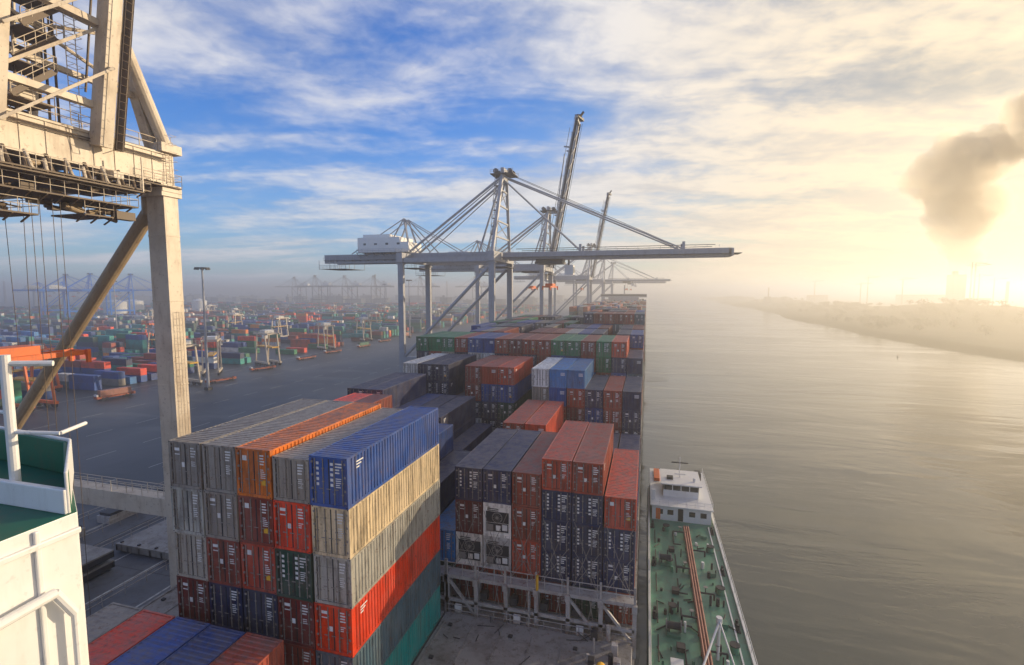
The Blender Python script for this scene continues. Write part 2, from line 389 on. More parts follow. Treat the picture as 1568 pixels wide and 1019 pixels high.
b.obj('deck_railing',[M['shipgrey'],M['dark'],M['yellow']],ship)
# ------------------------------------------------------------------ bridge wing (near left)
wing=empty('bridge_wing')
b=MB()
out=[(-18,2.6),(-9.15,2.6),(-9.15,5.7),(-11.2,6.9),(-18,7.6)]
def loopwall(b,pts,z0,z1,t,m):
    for (xa,ya),(xb,yb) in zip(pts,pts[1:]): b.beam((xa,ya,(z0+z1)/2),(xb,yb,(z0+z1)/2),t,z1-z0,m)
b.v=[(x,y,26) for x,y in out]+[(x,y,35.3) for x,y in out]
n=5
for i in range(n):
    j=(i+1)%n; b.f.append((i,j,n+j,n+i)); b.m.append(0)
b.f.append(tuple(range(n,2*n))); b.m.append(1)
loopwall(b,[(-18,5.6),(-9.2,5.6)],35.3,35.72,.10,0)
loopwall(b,[(-9.21,5.62),(-11.2,6.86),(-18,7.55)],35.31,35.98,.06,1)
loopwall(b,[(-9.19,5.60),(-11.18,6.93),(-18,7.63)],35.30,36.02,.05,0)
for x in (-9.7,-10.6,-11.7,-13): b.box(x-.05,x+.05,2.45,2.6,26,35.3,0)
for y in (3.2,4.2,5.1): b.box(-9.15,-9.09,y-.04,y+.04,26,35.25,0)
b.box(-9.16,-9.08,2.6,5.7,34.95,35.05,0)
b.obj('wing_body',[M['white'],M['green']],wing,bevel=.02)
b=MB()
b.tube((-10.6,5.7,35.3),(-10.6,5.7,37.9),.075,12); b.tube((-10.6,5.7,37.75),(-14,5.3,37.75),.06,10)
b.tube((-10.6,5.7,37.75),(-10.1,6.1,37.72),.05,8); b.tube((-10.6,5.7,36.55),(-9.9,6.0,36.5),.035,8); b.tube((-9.9,6.0,36.5),(-10.2,6.6,36.5),.035,8)
b.tube((-10.6,5.7,36.9),(-14,5.4,36.9),.035,8); b.tube((-12.5,5.6,35.3),(-12.5,5.6,37.7),.05,8)
b.obj('railing',[M['white']],wing)
b=MB(); b.tube((-8.98,2.40,34.0),(-8.98,5.2,34.2),.08,12); b.tube((-9.0,5.2,34.2),(-9.0,5.45,33.7),.07,10);b.tube((-9.0,5.45,33.7),(-9.0,5.45,28),.05,10)
for y in (3,4.2): b.box(-9.12,-8.9,y,y+.08,33.9,34.25)
b.obj('pipe',[M['white']],wing)
# ------------------------------------------------------------------ ship-to-shore cranes
def sts(Yc,up=False,near=False,mainmat=None,W=-43.3,name='ship_to_shore_crane',half=9.6,trolley=-20):
    b=MB(); lw=2.05 if near else 1.7; LX=W-29; zt=49.0 if near else 47.9; g=3.4; ov=.5 if near else 1.2
    if near: W=W-.35
    for y in (Yc-half,Yc+half):
        for x in (W,LX):
            b.box(x-lw/2,x+lw/2,y-lw*.35,y+lw*.35,7.0,zt-.3)
            if near:
                for z in (14,22,30,38,44): b.box(x-lw/2-.03,x+lw/2+.03,y-lw*.35-.03,y+lw*.35+.03,z,z+.12)
            for k in range(4):
                yk=y-3+k*2; b.box(x-.5,x+.5,yk-.7,yk+.7,4.5,5.9,1); b.tube((x-.3,yk,4.45),(x+.3,yk,4.45),.42,10,1)
            b.box(x-.6,x+.6,y-4,y+4,5.9,7.0)
            b.box(x-lw/2-.25,x+lw/2+.25,y-lw*.35-.25,y+lw*.35+.25,zt-1.0,zt-.6)
        b.box(LX+lw/2,W-lw/2,y-.7,y+.7,17.0,18.8)
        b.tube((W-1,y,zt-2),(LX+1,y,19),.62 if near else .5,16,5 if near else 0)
        b.beam((LX,y,zt+.3),(W,y,zt+.3),1.0,1.4)
        b.ladder((W+lw/2+.2,y,8),(W+lw/2+.2,y,zt-12),.6,0,.6,.03)
    for x in (W,LX):
        b.box(x-.75,x+.75,Yc-half,Yc+half,7.01,9.2)
        b.box(x-1.0,x+1.0,Yc-half-ov,Yc+half+ov,zt-.3,zt+2.5)
        b.rail((x+1.0,Yc-half-ov,zt+2.5),(x+1.0,Yc+half+ov,zt+2.5),1.1,1.5,.04)
        b.rail((x-1.0,Yc-half-ov,zt+2.5),(x-1.0,Yc+half+ov,zt+2.5),1.1,1.5,.04)
    back=W-60
    for s in (-1,1):
        y=Yc+s*g
        b.box(back,W,y-.55,y+.55,zt,zt+2.8)
        b.box(back,W+.5,y+s*.6-.45,y+s*.6+.45,zt+.9,zt+1.0,1)
        b.rail((back,y+s*1.1,zt+1.0),(W-1.2,y+s*1.1,zt+1.0),1.1,2.2,.04)
        for k in range(20): b.beam((back+2+k*2.9,y+s*.56,zt+.85),(back+2+k*2.9,y+s*1.0,zt+.85),.1,.3,1)
    for k in range(13):
        x=back+k*5; b.box(x-.3,x+.3,Yc-g+.55,Yc+g-.55,zt+1.6,zt+2.4)
    xa,xb,za,zb=W-47,W-29,zt+3.2,zt+8.0
    ya,yb=Yc-4.6,Yc+4.6
    b.box(xa,xb-3,ya,yb,za,zb,2); b.box(xb-3,xb,ya,yb,za,zb-1.6,2)
    b.box(xa+1.5,xb-7,ya+.8,yb-.8,zb,zb+1.0,2)
    for j in range(4): b.box(xa+2+j*4,xa+3.0+j*4,ya-.03,ya,za+2.4,za+3.0,3)
    for j in range(8): b.box(xa+j*2.2,xa+j*2.2+.1,ya-.05,ya,za,zb-1.7,2)
    b.rail((xa,ya-.9,za),(xb,ya-.9,za),1.1,2,.04); b.box(xa,xb,ya-1.0,ya,za-.15,za,1)
    for j in range(7): b.beam((xa+j*3,ya-.9,za),(xa+j*3,ya+1,za-1.2),.12,.12,1)
    az=39+34.5; ax=W+1
    for s in (-1,1):
        b.beam((W,Yc+s*half*.95,zt+2.4),(ax,Yc+s*2.2,az),.85,.85)
        b.tube((W-6,Yc+s*g,zt+2.8),(ax-.4,Yc+s*2.0,az-1.5),.3,8)
        b.tube((ax,Yc+s*2.2,az-.5),(LX-1,Yc+s*g,zt+2.8),.38,8)
        b.tube((ax-.5,Yc+s*2.2,az-1.6),(W-27,Yc+s*(g+1),zt+2.8),.16,6)
        b.beam((LX,Yc+s*g,zt+2.8),(LX-3,Yc+s*1.5,zt+14),.5,.5); b.beam((LX-9,Yc+s*g,zt+2.8),(LX-3,Yc+s*1.5,zt+14),.4,.4)
        b.tube((LX-3,Yc+s*1.5,zt+14),(LX-21,Yc+s*g,zt+3),.16,6); b.tube((LX-3,Yc+s*1.5,zt+14),(LX+7,Yc+s*g,zt+3),.2,6)
        b.tube((LX-3,Yc+s*1.5,zt+14),(ax-14,Yc+s*g,zt+3),.14,6)
    for k in range(1,5):
        t=k/5; yh=half*.95*(1-t)+2.2*t; z=(zt+2.4)*(1-t)+az*t; x=W*(1-t)+ax*t
        b.beam((x,Yc-yh,z),(x,Yc+yh,z),.4,.4)
    for s in (-1,1):
        for k in range(0,5):
            t=k/5;t2=(k+1)/5
            y1=(half*.95*(1-t)+2.2*t);y2=(half*.95*(1-t2)+2.2*t2); z1=(zt+2.4)*(1-t)+az*t;z2=(zt+2.4)*(1-t2)+az*t2
            if k%2: b.tube((W+t,Yc+s*y1,z1),(W+t2,Yc-s*y2,z2),.14,6)
    b.box(ax-3.5,ax+3.5,Yc-3.3,Yc+3.3,az,az+.25,1); b.rail((ax-3.5,Yc-3.3,az+.25),(ax+3.5,Yc-3.3,az+.25),1.1,1.4,.05); b.rail((ax-3.5,Yc+3.3,az+.25),(ax+3.5,Yc+3.3,az+.25),1.1,1.4,.05)
    for s in (-1,1):
        b.tube((ax-2.2,Yc+s*1.6-.4,az+1.2),(ax-2.2,Yc+s*1.6+.4,az+1.2),.8,12,1); b.tube((ax+2.2,Yc+s*1.6-.4,az+1.0),(ax+2.2,Yc+s*1.6+.4,az+1.0),.75,12,1)
    b.box(ax-.5,ax+.5,Yc-2.4,Yc+2.4,az-1.6,az+2.0)
    for (dx,dy) in ((-3.6,-1),(-2.2,-1),(-3.6,1),(-2.2,1)): b.beam((W+dx,Yc+dy,zt+2.8),(W+dx+2,Yc+dy,az),.14,.14)
    k=9
    for j in range(k):
        z=zt+3.5+(az-zt-4)*j/k; o=2*j/k
        b.box(W-3.7+o,W-2.1+o,Yc-1.1,Yc+1.1,z,z+.1,1); b.rail((W-3.7+o,Yc-1.1,z),(W-2.1+o,Yc-1.1,z),1,1.5,.04)
        b.beam((W-3.7+o,Yc-1.1,z),(W-2.0+o,Yc-1.1,z+(az-zt-4)/k),.12,.12)
        b.beam((W-2.1+o,Yc-1.1,z),(W-3.4+o,Yc-1.1,z+(az-zt-4)/k),.08,.08)
    hinge=Vector((W+1.6,Yc,zt+1.4)); BL=63
    ang=R(79.5) if up else 0
    d=Vector((math.cos(ang),0,math.sin(ang))); nn=Vector((-math.sin(ang),0,math.cos(ang)))
    def bp(t,s,o): return hinge+d*t+Vector((0,s,0))+nn*o
    for s in (-1,1):
        if up: b.beam(bp(0,s*g,0),bp(BL,s*g,0),.8 if not near else 1.2,1.5 if not near else 1.0,0,up=(0,1,0))
        else: b.beam(bp(0,s*g,0),bp(BL,s*g,0),1.0,2.1,0)
        b.beam(bp(0,s*(g+1.0),-.5),bp(BL,s*(g+1.0),-.5),.9,.1,1)
        for t in range(0,62,3):
            b.tube(bp(t,s*(g+1.4),-.5),bp(t,s*(g+1.4),.6),.04,4)
            b.tube(bp(t,s*g,1.2),bp(t,s*g,2.0),.04,4)
        b.tube(bp(0,s*(g+1.4),.6),bp(BL,s*(g+1.4),.6),.04,4)
        b.tube(bp(4,s*g,2.0),bp(BL-4,s*g,2.0),.09,5,1)
    for t in range(3,64,6):
        b.beam(bp(t,-g,.6),bp(t,g,.6),.6,.5)
        if t<58: b.beam(bp(t,-g,.6),bp(t+6,g,.6),.22,.22)
    b.beam(bp(BL,-g-.5,0),bp(BL,g+.5,0),1.2,2.0)
    b.beam(bp(BL+1.4,-g,-.3),bp(BL+1.4,g,-.3),2.6,.15,1)
    A=Vector((ax,Yc,az))
    for s in (-1,1):
        if not up:
            b.tube(A+Vector((.3,s*2,-.5)),bp(51,s*g,1),.22,7); b.tube(A+Vector((.3,s*2,-1.5)),bp(23,s*g,1),.2,7)
            b.tube(A+Vector((.3,s*1.2,1)),bp(50,s*(g-1),1.6),.07,5,1)
        else:
            b.tube(A+Vector((.3,s*2,-.5)),bp(25,s*g,-1.0),.25,7)
            b.tube(bp(25,s*g,1),bp(48,s*g,2.2),.25,6)
        for t in (23,51): b.beam(bp(t,s*g,.8),bp(t,s*g,3),.7,.5)
    if up:
        for t in range(0,60,6): b.beam(bp(t,-g,-.8),bp(t+6,g,-.8),.2,.2)
        b.ladder(bp(0,g+.3,-1.6),bp(BL,g+.3,-1.6),.6,1,.6)
        b.tube(bp(BL,0,0),bp(BL+3,0,0)+Vector((2,0,.5)),.5,6,1)
        b.beam(bp(BL+1,-g,0),bp(BL+1,g,0)+Vector((1.5,0,0)),1.5,1.0,1)
        trx=W-6.5
    else: trx=trolley
    b.box(trx-4,trx+4,Yc-g-.4,Yc+g+.4,zt-1.0,zt-.35,1); 
    b.box(trx-4,trx+4,Yc-2.2,Yc+2.2,zt-.34,zt+.6,1)
    if not near:
        b.box(trx+4.5,trx+7,Yc-1.4,Yc+1.4,zt-4.2,zt-1.4,2); b.box(trx+4.6,trx+7.04,Yc-1.3,Yc+1.3,zt-3.8,zt-2.0,3)
        b.beam((trx+5.5,Yc,zt-1.4),(trx+5.5,Yc,zt+.2),.5,.5,1)
    sz=zt-8 if not near else 33.2
    for sx in (-1,1):
        for sy in (-1,1):
            b.tube((trx+sx*1.2,Yc+sy*2,zt-.4),(trx+sx*.8,Yc+sy*2,sz+1.2),.03,4,1)
    for sx in (-.95,.75): b.box(trx+sx,trx+sx+.2,Yc-6,Yc+6,sz,sz+.45,4)
    for y in (-6,-3.2,-.6,.4,3,5.8): b.box(trx-.75,trx+.75,Yc+y,Yc+y+.2,sz+.02,sz+.43,4)
    b.box(trx-1.1,trx+1.1,Yc-2.4,Yc+2.4,sz+.46,sz+1.2,4)
    for sx in (-1.1,1.1):
        for y in (-6,6): b.box(trx+sx-.15,trx+sx+.15,Yc+y-.15,Yc+y+.15,sz-.7,sz+.5,4)
    for x in (W-.0,LX,back+6,back+2):
        b.box(x-3,x+3,Yc-g-2.2,Yc+g+2.2,zt-1.9,zt-1.78,1); b.rail((x-3,Yc-g-2.2,zt-1.8),(x+3,Yc-g-2.2,zt-1.8),1.1,1.5,.04)
        for sx in(-3,3):
            for sy in(-1,1): b.beam((x+sx,Yc+sy*(g+2.1),zt-1.8),(x+sx,Yc+sy*(g+2.1),zt+1),.1,.1)
    if near:
        ye=Yc+half+ov
        rnd=random.Random(3)
        b.box(W-1.5,W+1.5,ye-3.4,ye+.3,zt-.62,zt-.5,1); b.rail((W+1.5,ye-3.4,zt-.5),(W+1.5,ye+.3,zt-.5),1.1,.8,.03,0); b.rail((W-1.5,ye+.3,zt-.5),(W+1.5,ye+.3,zt-.5),1.1,.8,.03,0)
        b.ladder((W+1.15,ye-.6,zt-.5),(W+1.15,ye-.6,zt+4.0),.6,0,.35,.035,True)
        b.ladder((W+1.2,Yc+2,zt+2.6),(W+1.2,Yc+2,zt+14),.7,0,.35,.04,True)
        b.tube((W+1.0,Yc+half,zt+2.6),(W+1.2,Yc+4.9,zt+13),.5,14); b.tube((W+1.2,Yc+4.9,zt+13),(W+1.2,Yc+4.3,zt+22),.4,14)
        b.box(W-.2,W+1.5,Yc+half-1,Yc+half+1,zt+2.5,zt+3.3)
        k=Yc-half
        while k<Yc+half: b.box(W+1.0,W+1.05,k,k+.1,zt-.28,zt+2.48); k+=1.6
        b.box(W+1.0,W+1.12,Yc-half,Yc+half,zt+2.3,zt+2.48); b.box(W+1.0,W+1.12,Yc-half,Yc+half,zt-.29,zt-.12)
        b.tube((W+1.2,Yc-half,zt+1.9),(W+1.2,Yc+half-.5,zt+1.9),.06,6,1); b.tube((W+1.2,Yc-half,zt+1.7),(W+1.2,Yc+half-.5,zt+1.7),.05,6,1)
        for s in (-1,1):
            for t in range(1,60,2): b.beam(bp(t,s*g-.52,.0),bp(t,s*g+.52,.0),.12,1.3,0)
        for j in range(9):
            z=zt+3.3+j*2.5; y=Yc+rnd.uniform(-1.5,1.0)
            b.box(W-1,W+1.6,y-1.3,y+1.3,z,z+.1,1); b.rail((W+1.6,y-1.3,z+.1),(W+1.6,y+1.3,z+.1),1.1,.9,.035,0); b.rail((W-1,y+1.3,z+.1),(W+1.6,y+1.3,z+.1),1.1,.9,.035,0)
            b.beam((W+1.6,y-1.3,z+.1),(W+1.6,y+1.4,z+2.6),.12,.4,1); b.rail((W+1.66,y-1.3,z+.2),(W+1.66,y+1.4,z+2.7),1.0,.9,.03,0)
            b.tube((W+.3,y+1.2,z),(W+.3,y+1.2,z+2.5),.07,5,1)
            if j%3==0: b.box(W-.6,W+1,y-.6,y+.5,z+.1,z+1.3,rnd.choice((0,1)))
        for y in (-1.7,-1.1,.9,1.5): b.tube((W+.2,Yc+y,zt+2.6),(W+.6,Yc+y*.8,zt+28),.09,6,1)
        for j in range(80):
            y=Yc-6+rnd.random()*11.5; x=W-2.2+rnd.random()*4.2; z=zt-.6-rnd.random()*3.6
            sx,sy,sz_=rnd.uniform(.15,.6),rnd.uniform(.15,.8),rnd.uniform(.15,.7); mm=rnd.choice((1,1,1,0,5))
            if rnd.random()<.45: b.box(x-sx,x+sx,y-sy,y+sy,z,z+sz_,mm)
            else: b.tube((x,y-sy,z),(x,y+sy,z+rnd.uniform(-.4,.4)),sz_*.4,10,mm)
        for j in range(9):
            y=Yc-5.5+j*1.25
            pts=[(W+1.7,y,zt-.2),(W+2.1,y+.1,zt-1.4),(W+2.3,y+.6,zt-1.9),(W+2.1,y+1.0,zt-1.5),(W+1.9,y+1.0,zt-.6)]
            for p,q in zip(pts,pts[1:]): b.tube(p,q,.13,8,0 if j%2 else 1)
        for (za,ya,yb,xo) in ((zt-3.0,Yc-8,Yc+5.5,2.4),(zt-1.5,Yc-8,Yc+6.5,2.6),(zt-4.1,Yc+1.5,Yc+3.6,2.2),(zt-4.6,Yc-5,Yc-1.5,2.2)):
            b.box(W-1.5,W+xo,ya,yb,za-.12,za,1); b.rail((W+xo,ya,za),(W+xo,yb,za),1.0,.9,.03,0); b.rail((W-1.5,yb,za),(W+xo,yb,za),1.0,.9,.03,0)
            k=ya
            while k<yb: b.beam((W+xo,k,za-.12),(W+xo-1,k,za-.6),.1,.1,1); k+=1.0
        for s in (0,.5,1.3,1.8): b.tube((W+1.5,Yc-1.5+s,zt-3),(W+1.5,Yc-1.6+s,12),.025,5,1)
        y=Yc+half
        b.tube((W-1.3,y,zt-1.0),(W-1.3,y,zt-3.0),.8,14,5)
        b.box(W-1.3,W+1.2,y-1.0,y+1.0,zt-1.4,zt-.31,0)
        b.rail((LX,Yc+half,18.8),(W,Yc+half,18.8),1.1,2,.04); b.rail((LX,Yc+half-.6,18.8),(W,Yc+half-.6,18.8),1.1,2,.04)
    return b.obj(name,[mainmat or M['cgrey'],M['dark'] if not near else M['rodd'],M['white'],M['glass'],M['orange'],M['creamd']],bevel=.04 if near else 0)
M['creamd']=paint('shaded_cream_tube',(.36,.27,.17),.45,.5,(.15,.09,.05),.35)  # tan-brown copy of crane cream: brace's shade put into base colour, plus grime
sts(26.4,True,True,M['cream'])
sts(145,False,trolley=-28)
sts(215,True); sts(385,True); sts(510,False); sts(640,False)
ob=sts(0,False,mainmat=M['cblue'],W=0)
ob.location=(-655,440,0); ob.rotation_euler=(0,0,R(70)); ob.scale=(.8,.8,.8); inst('ship_to_shore_crane',ob.data,(-630,470,0),70,.8); inst('ship_to_shore_crane',ob.data,(-720,455,0),72,.8)
ow=sts(0,False,mainmat=M['skyl'],W=0); ow.location=(-760,1000,0); ow.rotation_euler=(0,0,R(170))
for (x,y,r) in ((-700,1030,172),(-640,1060,168),(-560,1150,165),(-430,1200,160),(-900,1100,175)):
    inst('ship_to_shore_crane',ow.data,(x,y,0),r)
# ------------------------------------------------------------------ second ship in the haze
ship2=empty('container_ship')
prism('hull',[(-41,262),(-38,256),(-3,256),(-.3,262),(-.3,560),(-20,600),(-41,560)],-3,11,[M['hull'],M['hatch']],parent=ship2)
lst=[]
y=266
while y<560:
    if not 450<y<475:
        for i in range(16):
            t=random.choice((5,6,7,7)) 
            for k in range(t): lst.append((cx(i)-1.2,cx(i)+1.2,y,y+12.2,12+k*2.6,14.58+k*2.6,P[random.choice(keys)]))
    y+=14.8
colorboxes('container_stacks',lst,ship2)
b=MB(); b.box(-34,-7,456,468,11,33); b.box(-41,0,458,465,33,36); b.box(-40.5,-.5,457.9,458,34,35.4,1); b.tube((-20,462,36),(-20,462,44),.5,8)
for z in range(14,32,3):
    for x in range(-32,-8,3): b.box(x,x+1.2,455.9,456,z,z+1.2,1)
b.obj('superstructure',[M['shipgrey'],M['glass']],ship2)
# ------------------------------------------------------------------ tank barge alongside
barge=empty('tank_barge')
BX0,BX1=.9,11.3
prism('hull',[(BX0,-40),(BX1,-40),(BX1,92),(BX1-1.2,98),(BX1-3.5,101),(BX0+3.5,101),(BX0+1.2,98),(BX0,92)],-1.5,2.0,[M['hull'],M['bdeck']],parent=barge)
b=MB()
for x in (BX0+.1,BX1-.35): b.box(x,x+.25,-40,92,2.0,2.35,0)
b.box(BX1-1.3,BX1-1.15,-40,79,2.001,2.14,0)
b.rail((BX1-.25,-40,2.35),(BX1-.25,92,2.35),.9,2.5,.03,0); b.rail((BX0+.3,-40,2.35),(BX0+.3,92,2.35),.9,2.5,.03,0)
mx=6.6
b.box(mx-.45,mx+.45,-40,77,2.5,2.62,1)
for k in range(-40,77,3): b.box(mx-.5,mx+.5,k,k+.15,2.0,2.5,1)
for dx in (-.3,0,.3): b.tube((mx+dx,-40,2.76),(mx+dx,77,2.76),.13,8,1)
rnd=random.Random(11)
for k in range(20,78,5):
    s=-1 if (k//5)%2 else 1
    b.tube((mx,k,2.75),(mx+s*2.0,k,2.75),.11,8,2); b.tube((mx+s*2,k,2.75),(mx+s*2,k,2.0),.11,8,2)
    b.tube((mx+s*2.9,k+1.5,2),(mx+s*2.9,k+1.5,2.8),.45,12,3); b.tube((mx+s*2.9,k+1.5,2.8),(mx+s*2.9,k+1.5,2.9),.52,12,2)
    b.tube((mx+s*1.0,k,2.8),(mx+s*1.0,k,3.5),.05,6,2); b.tube((mx+s*1.0,k,3.5),(mx+s*1.0,k,3.55),.25,10,4)
    b.box(mx-s*2.4-.4,mx-s*2.4+.4,k,k+.9,2.0,2.5,3 if k%2 else 2)
for k in range(60):
    y=rnd.uniform(38,77); x=rnd.choice((rnd.uniform(1.8,5.6),rnd.uniform(7.6,9.6))); s=rnd.uniform(.1,.36)
    if k%3: b.tube((x,y,2),(x,y,2+rnd.uniform(.3,1.3)),s*.6,8,rnd.choice((2,2,3,0)))
    else: b.tube((x,y,2.1),(x+rnd.uniform(-1.2,1.2),y+rnd.uniform(-1.5,1.5),2.1),.07,6,2)
for k in range(36,78,6):
    b.tube((2.0,k,2.12),(2.0,k+4,2.12),.07,6,2); b.tube((4.6,k,2.3),(4.6,k+3,2.3),.09,6,2); b.tube((4.6,k,2.3),(5.6,k,2.3),.09,6,2)
for k in range(22,92,11):
    for x in (BX0+.8,BX1-.9):
        b.tube((x,k,2),(x,k,2.75),.17,10,2); b.tube((x,k+.8,2),(x,k+.8,2.75),.17,10,2); b.box(x-.25,x+.25,k-.35,k+1.15,2.001,2.12,2)
for k,x in ((52,3.6),(66,3.2),(40,3.9)):
    b.box(x-.7,x+.7,k,k+1.6,2.0,2.3,3); b.tube((x-.8,k+.8,2.9),(x+.8,k+.8,2.9),.38,12,2); b.tube((x-.8,k+.8,2.9),(x-.7,k+.8,2.9),.6,12,4); b.tube((x+.7,k+.8,2.9),(x+.8,k+.8,2.9),.6,12,4)
    b.box(x-.5,x-.4,k+.4,k+1.2,2.3,2.9,2)
b.box(3.0,4.2,46,47.1,2,3.5,0); b.box(3.1,3.55,45.96,46,2.3,3.2,5); b.box(3.65,4.1,45.96,46,2.3,3.2,5)
b.tube((7.7,50,2),(7.7,50,6.2),.16,10,0); b.tube((7.7,50,6.0),(4.9,43,4.2),.11,8,0); b.tube((7.7,50,6.2),(8.9,44,4.0),.08,8,0); b.tube((7.7,50,5.9),(7.7,50,6.5),.3,10,0)
b.obj('deck_gear',[M['white'],M['bred'],M['dark'],M['bdeck'],M['rod'],M['glass']],barge)
b=MB()
b.box(1.6,10.6,80,96,2.0,4.4,0); b.box(1.3,10.9,79.6,96.4,4.4,4.55,0)
for x in (2.4,4.0,7.3,9.0): b.box(x,x+.9,79.95,80.02,3.0,3.8,1)
b.box(5.6,6.4,79.94,80.02,2.1,4.1,1); b.box(2.2,2.9,79.94,80.02,2.1,3.9,3)
b.rail((1.4,79.7,4.55),(10.8,79.7,4.55),1.0,1.2,.03,0); b.rail((10.8,79.7,4.55),(10.8,96,4.55),1.0,1.2,.03,0)
b.box(3.4,9.0,83.5,89.5,4.56,5.7,0); b.box(3.45,8.95,83.55,89.45,5.7,6.75,1)
for x in (3.4,4.8,6.15,7.5,8.86):
    b.box(x,x+.14,83.5,83.66,5.7,6.75,0); b.box(x,x+.14,89.3,89.5,5.7,6.75,0)
for y in (83.5,85.5,87.4,89.36): b.box(3.4,3.54,y,y+.14,5.7,6.75,0); b.box(8.86,9.0,y,y+.14,5.7,6.75,0)
b.box(3.0,9.4,83.0,90,6.75,6.95,0)
b.tube((6.2,88,6.95),(6.2,88,10),.08,8,0); b.beam((4.8,88,9.0),(7.6,88,9.0),.12,.2,2); b.beam((5.3,86.5,7.5),(7.1,86.5,7.5),.2,.15,0); b.tube((6.2,86.5,6.95),(6.2,86.5,7.5),.08,8,0)
b.box(4,5,85,86,6.95,7.35,2); b.tube((8.4,85,6.95),(8.4,85,7.6),.25,10,0)
b.box(9.2,10.2,92,94,4.56,5.8,2); b.beam((1.8,82,4.6),(1.8,82,6.2),.6,.6,0); b.box(2.0,3.0,90,95,4.56,5.1,3)
b.obj('wheelhouse',[M['white'],M['glass'],M['dark'],M['orange']],barge,bevel=.03)
# ------------------------------------------------------------------ quay + yard
b=MB(); b.box(-9000,-41.6,-1500,9000,-3,3.9); b.obj('quay_ground',[M['asph']])
b=MB()
b.box(-82,-41.55,-200,1400,3.901,4.0,0)
b.box(-42.0,-41.5,-200,1400,4.0,4.25,0)
for x in (-43.8,-42.9,-72.8,-71.9): b.box(x,x+.12,-200,1400,4.004,4.03,1)
for x in (-48,-54,-60,-66,-78): b.box(x,x+.25,-200,1400,4.004,4.008,2)
k=-100
while k<600:
    b.box(-81.5,-42.2,k,k+.12,4.002,4.006,1); k+=18
b.obj('quay_apron_pavement',[M['conc'],M['dark'],M['mark']])
b=MB()
for x in (-95,-112,-130,-150,-172):
    k=-60
    while k<900: b.box(x,x+.22,k,k+6,3.904,3.912); k+=12
b.box(-178,-177.7,-60,900,3.904,3.912)
b.obj('road_markings',[M['mark']])
b=MB()
for x in (-57.5,-70,-75.5,-82):
    b.rail((x,20,4.0),(x,110,4.0),1.2,2.5,.05)
for k in range(25,110,9): b.box(-79.5,-77,k,k+5.8,4.01,5.1,0); b.box(-79.3,-77.2,k+.3,k+5.5,5.1,5.5,1)
b.obj('quay_barrier_fence',[M['shipgrey'],M['dark']])
for (x,y,n_) in ((-69,38,2),(-63,52,1),(-69,66,3),(-52,60,2)):
    b=MB()
    for q in range(n_):
        z=4.3+q*1.3
        b.box(x-5,x+5,y-5.5,y+5.5,z+.7,z+.9,0)
        for j in range(6): b.box(x-5+j*1.94,x-4.7+j*1.94,y-5.5,y+5.5,z,z+.7,1)
        for j in (-5.5,5.3): b.box(x-5,x+5,y+j,y+j+.2,z-.01,z+.69,0)
        for j in range(4): b.box(x-4.6+j*3,x-4.3+j*3,y-5.2,y-4.9,z+.9,z+1.05,1)
    b.obj('stored_hatch_cover',[M['hatch'],M['dark']])
yp=['br','mr','rb','ro','o','bl','bl','nv','sl','te','gn','te','gy','wh','bl','sb','gn','dg','te','nv']
lst=[]; rnd=random.Random(5)
xs=-186
while xs>-1000:
    for blk in range(60,1000,64):
        if -xs>1.5*(blk+60)+150: continue
        dens=rnd.choice((.35,.6,.8,.9)); maxt=rnd.choice((2,3,3,4)); fav=rnd.choice(yp)
        rows=13
        for r in range(rows):
            y=blk+r*4.1
            for k in range(5):
                if rnd.random()>dens: continue
                x=xs-k*12.6
                for t in range(rnd.randint(1,maxt)):
                    c=P[fav] if rnd.random()<.35 else P[rnd.choice(yp)]
                    j=rnd.uniform(.8,1.3)
                    short=rnd.random()<.12
                    lst.append((x-12.2+(6.1 if short else 0),x,y,y+2.44,4+t*2.62,4+t*2.62+2.59,tuple(min(1,q*j) for q in c)))
    xs-=82
colorboxes('container_yard_stacks',lst)
def straddle(mat):
    b=MB()
    for sx in (-2.4,2.4):
        b.box(sx-.35,sx+.35,-5.2,5.2,1.0,1.7,0)
        for y in (-4.2,-1.5,1.5,4.2): b.tube((sx-.3,y,.8),(sx+.3,y,.8),.8,14,1)
        b.beam((sx,-4.4,1.7),(sx,-2.9,12.6),.4,.6,0); b.beam((sx,4.4,1.7),(sx,2.9,12.6),.4,.6,0)
        b.box(sx-.25,sx+.25,-5.4,5.4,12.2,12.8,0)
        b.rail((sx,-5,12.8),(sx,5,12.8),1.1,1.5,.05,0)
    for y in (-3.9,3.9): b.box(-2.4,2.4,y-.25,y+.25,12.2,12.75,0)
    b.box(-1.8,1.8,-2.2,1.8,12.81,13.9,2); b.box(-1.3,1.3,-6,6,7.2,7.6,3)
    for y in (-3.5,3.5):
        for x in (-1.1,1.1): b.tube((x,y,7.6),(x,y,12.3),.05,5,1)
    b.box(1.2,2.9,4.7,6.2,10,12.1,2); b.box(1.25,2.95,4.8,6.25,10.6,11.7,4)
    return b.mesh('straddle_carrier',[mat,M['rubber'],M['white'],M['yellow'],M['glass']])
sm=straddle(M['cream']); so=straddle(M['orange'])
for (x,y,r,me,s) in ((-172,190,70,sm,1.2),(-165,140,80,sm,1.2),(-176,163,40,sm,1.15),(-200,115,5,so,1.2),(-176,100,88,so,1.2),(-184,250,60,sm,1.15),(-190,300,60,sm,1.2),(-260,300,0,sm,1.2),(-230,380,90,sm,1.2),(-330,330,10,sm,1.2),(-420,420,80,sm,1.2),(-190,400,15,sm,1.2),(-210,470,80,sm,1.2),(-300,520,5,sm,1.2),(-480,380,0,sm,1.2),(-560,520,0,sm,1.2),(-400,560,20,sm,1.2),(-290,230,0,so,1.2),(-250,200,85,sm,1.2)):
    inst('straddle_carrier',me,(x,y,3.95),r,s)
